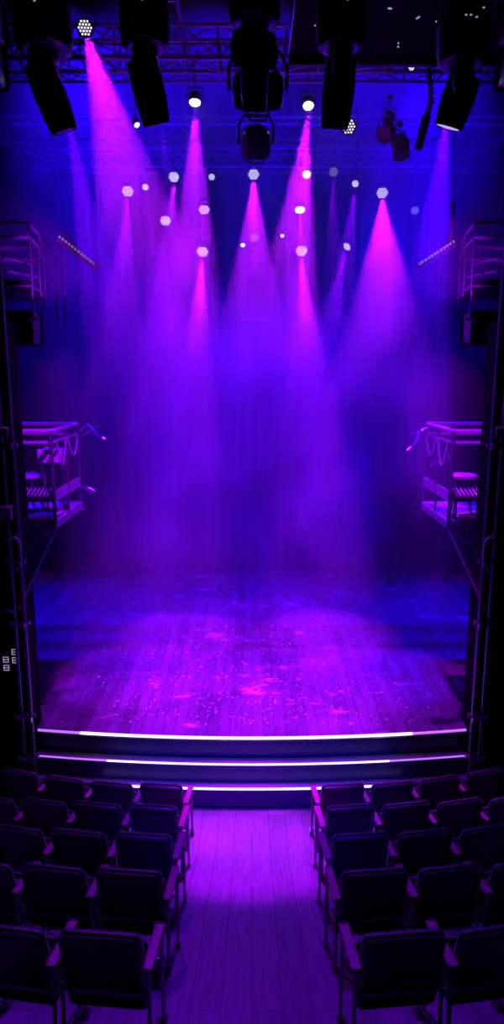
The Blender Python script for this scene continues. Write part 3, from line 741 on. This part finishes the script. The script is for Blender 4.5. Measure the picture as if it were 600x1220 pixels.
def upper_platform(sg):
    nm='left' if sg<0 else 'right'
    t=empty('upper_side_platform',(sg*2.6,8.0,6.30),'upper angled platform high on the %s side of the stage'%nm,'platform','upper railed side platforms')
    A=lambda x,y,z:(sg*(x-2.6),y-8.0,z-6.30)
    out=[(3.9,7.9),(2.58,8.0),(2.66,8.55),(2.86,9.4),(3.9,9.6)]
    for z,r in((6.95,.022),(6.79,.022)):
        q=MB(); q.tube([A(x,y,z) for x,y in out],r,8); q.build('rail',M['rail'],t)
    q=MB(); vs=[A(x,y,z) for z in(6.24,6.32) for x,y in out]; n=5
    q.add(vs,[tuple(range(4,-1,-1)),tuple(range(5,10))]+[(i,(i+1)%n,n+(i+1)%n,n+i) for i in range(n)]); q.build('deck',M['black'],t)
    q=MB(); q.tube([A(x,y,6.25) for x,y in out[:-1]],.016,6); q.build('deck_edge',M['rail'],t)
    for x,y in out[1:4]+[(3.3,7.945)]:
        q=MB(); q.tube([A(x,y,6.2),A(x,y,6.95)],.016,8); q.build('post',M['tube'],t)
    q=MB(); q.tube([A(2.62,8.2,6.52),A(2.95,8.2,6.60)],.014,6); q.tube([A(2.62,8.35,6.40),A(2.98,8.35,6.47)],.014,6); q.build('shelf_bar',M['rail'],t)
    # brackets under
    q=MB(); q.tube([A(2.62,8.1,6.24),A(2.62,8.1,5.9)],.012,6); q.tube([A(2.56,8.1,5.88),A(2.68,8.1,5.88)],.02,6); q.build('drop_rod',M['rail'],t)
    q=MB(); q.tube([A(2.72,9.0,6.22),A(2.95,9.0,5.7),A(3.6,9.0,5.5)],.014,6); q.build('brace',M['tube'],t)
    return t
upper_platform(-1); upper_platform(1)
# speakers slung below the upper platforms
for sg,nm in((-1,'left'),(1,'right')):
    t=empty('platform_speaker',(sg*2.95,8.5,5.8),'dark box loudspeaker slung under the upper %s platform'%nm,'loudspeaker','box loudspeakers below the upper platforms')
    q=MB(); q.rbox((.5,.4,.42),.03,Matrix.Identity(4),3); q.build('cabinet',M['plastic'],t)
    q=MB(); q.box((0,-.205,0),(.42,.012,.34)); q.build('grille',M['black'],t)
    q=MB(); q.tube([(-.2,0,.21),(-.2,0,.44),(.2,0,.44),(.2,0,.21)],.014,6); q.build('bracket',M['tube'],t)
    q=MB(); q.beam((-.22,-.21,-.23),(-.02,-.21,-.25),.012,.012); q.beam((.05,-.21,-.21),(.24,-.21,-.19),.012,.012); q.build('edge_trim',M['rail'],t)
# tilted LED bars with ladder frames
def led_bar(sg,a,b,label):
    t=empty('light_bar',a,label,'light bar','tilted light bars beyond the upper platforms')
    d=b-a; q=MB(); q.beam((0,0,0),d,.11,.10); q.build('housing',M['rail'],t)
    u=d.normalized()
    q=MB()
    for i in range(12):
        c=d*(i+.7)/12.5; q.box(c+V((0,-.06,.03)),(.022,.012,.022),(0,.6*sg,0))
    q.build('led_cells',M['spark'],t)
    q=MB(); q.tube([d*.02,d*.05+V((0,0,.14)),d*.3+V((0,0,.16)),d*.42+V((0,0,.05))],.013,6); q.tube([d*.10,d*.14+V((0,0,.08)),d*.34+V((0,0,.10))],.010,6); q.build('cable',M['steel'],t)
    q=MB(); q.beam(d*.9,d*1.0,.13,.12); q.build('end_cap',M['vinyl'],t)
    return t
led_bar(-1,P(70,284,9.5),P(116,320,9.5),'tilted light bar beyond the left upper platform, sloping down to the stage')
led_bar(1,P(541,290,9.5),P(495,320,9.5),'tilted light bar beyond the right upper platform, sloping down to the stage')
for sg,xs,lab in((-1,(64,73),'narrow ladder frame behind the left upper platform'),(1,(527,534),'narrow ladder frame behind the right upper platform')):
    a=P(xs[0],300,9.55); b_=P(xs[1],300,9.55); z0=P(xs[0],385,9.55).z
    t=empty('ladder_frame',(a.x,a.y,z0),lab,'ladder','ladder frames beside the upper platforms')
    q=MB(); h=a.z-z0+.15; w=b_.x-a.x; q.tube([(0,0,0),(0,0,h)],.014,6); q.tube([(w,0,0),(w,0,h)],.014,6); q.build('stile',M['tube'],t)
    for i in range(4):
        q=MB(); q.tube([(0,0,h*(.1+.25*i)),(w,0,h*(.07+.25*i))],.010,6); q.build('rung',M['rail'],t)
    q=MB(); q.tube([(0,0,h*.96),(sg*.5,0,h*.96)],.014,6); q.build('wall_bracket',M['tube'],t)
t=empty('antenna_rod',P(537,288,9.5),'upright purple rod above the right light bar','rod')
q=MB(); q.tube([(0,0,-.03),(0,0,.52)],.028,8); q.build('rod',M['rail'],t)
q=MB(); q.lathe([(.001,-.05),(.06,-.05),(.06,-.02),(.03,.0)],None,12); q.build('base',M['black'],t)
# short hanging batten in the middle
t=empty('batten',P(305,381,13.4),'thin short batten hanging in the haze at the centre','batten')
q=MB(); q.tube([(-.3,0,0),(.3,0,0)],.012,6); q.build('bar',M['rail'],t)
q=MB(); q.tube([(-.28,0,0),(-.28,0,4.)],.003,4); q.tube([(.28,0,0),(.28,0,4.)],.003,4); q.build('wire',M['black'],t)

# wall bits beside the poles
for (px,py,w,h,lab) in [(8,790,.075,.2,'lower lit socket panel with pale frames left of the left pole'),(18,781,.07,.2,'upper lit socket panel with pale frames next to the left pole'),(589,0,0,0,None)]:
    if not lab: continue
    p=P(px,py,7.3); t=empty('socket_panel',p,lab,'socket panel','socket panels on the left wall')
    q=MB(); q.box((0,0,0),(w*1.25,.03,h*1.15)); q.build('plate',M['black'],t)
    for k in(-1,1):
        q=MB()
        for (a,c) in(((-.4,-.4),(.4,-.4)),((.4,-.4),(.4,.4)),((.4,.4),(-.4,.4)),((-.4,.4),(-.4,-.4)),((-.4,0),(.4,0))):
            q.beam((a[0]*w,-.018,k*h*.26+a[1]*h*.4),(c[0]*w,-.018,k*h*.26+c[1]*h*.4),.007,.007)
        q.build('frame',M['spark'],t)
t=empty('wall_rail',P(2,728,7.2),'dim horizontal handrail on the black wall left of the left pole','handrail')
q=MB(); q.tube([(-1.2,0,0),(.10,0,0),(.16,0,-.06)],.022,8); q.build('rail',M['tube'],t)
q=MB(); q.tube([(-.2,0,0),(-.2,.13,0)],.012,6); q.tube([(-1.0,0,0),(-1.0,.13,0)],.012,6); q.build('bracket',M['tube'],t)
t=empty('purple_ledge',P(2,613,7.15),'purple ledge on the wall left of the left pole','ledge')
q=MB(); q.box((-.5,.1,0),(1.2,.18,.14)); q.build('shelf',M['vinyl'],t)
q=MB(); q.beam((-.4,.1,-.07),(-.4,.18,-.3),.03,.03); q.build('bracket',M['black'],t)

# glitter scattered over the boards
b=MB()
for i in range(1500):
    while True:
        x=random.gauss(0,1.25); y=7.6+abs(random.gauss(0,1.0))*2.4
        if abs(x)<2.5 and y<13.8 and y>7.5+arc(x): break
    r=random.uniform(.003,.009)*(1.7 if random.random()<.06 else 1); a=random.uniform(0,PI)
    rot=Euler((random.uniform(-.5,.5),random.uniform(-.5,.5),a)).to_matrix()
    c=V((x,y,ST_Z+.006))
    vs=[c+rot@V(p) for p in((-r*1.6,-r,0),(r*1.6,-r,0),(r*1.6,r,0),(-r*1.6,r,0),(-r*1.6,-r,.0015),(r*1.6,-r,.0015),(r*1.6,r,.0015),(-r*1.6,r,.0015))]
    b.add(vs,[(3,2,1,0),(4,5,6,7),(0,1,5,4),(1,2,6,5),(2,3,7,6),(3,0,4,7)])
tag(b.build('glitter',M['confetti']),'tiny pale glitter flakes scattered over the stage boards','glitter',kind='stuff')


# ------------------------------------------------------------------ world and view
w=bpy.data.worlds.new('dark_hall'); S.world=w; w.use_nodes=True
w.node_tree.nodes['Background'].inputs[0].default_value=(0.001,0.0008,0.004,1)
w.node_tree.nodes['Background'].inputs[1].default_value=.3
S.view_settings.view_transform='Standard'; S.view_settings.look='None'; S.view_settings.exposure=0; S.view_settings.gamma=1
try: S.view_settings.use_curve_mapping=False
except Exception: pass
c=S.cycles
c.use_denoising=True
c.max_bounces=4; c.diffuse_bounces=2; c.glossy_bounces=2; c.transmission_bounces=2; c.volume_bounces=0; c.transparent_max_bounces=8
c.sample_clamp_indirect=3; c.caustics_reflective=False; c.caustics_refractive=False
c.volume_step_rate=1.0; c.volume_max_steps=64
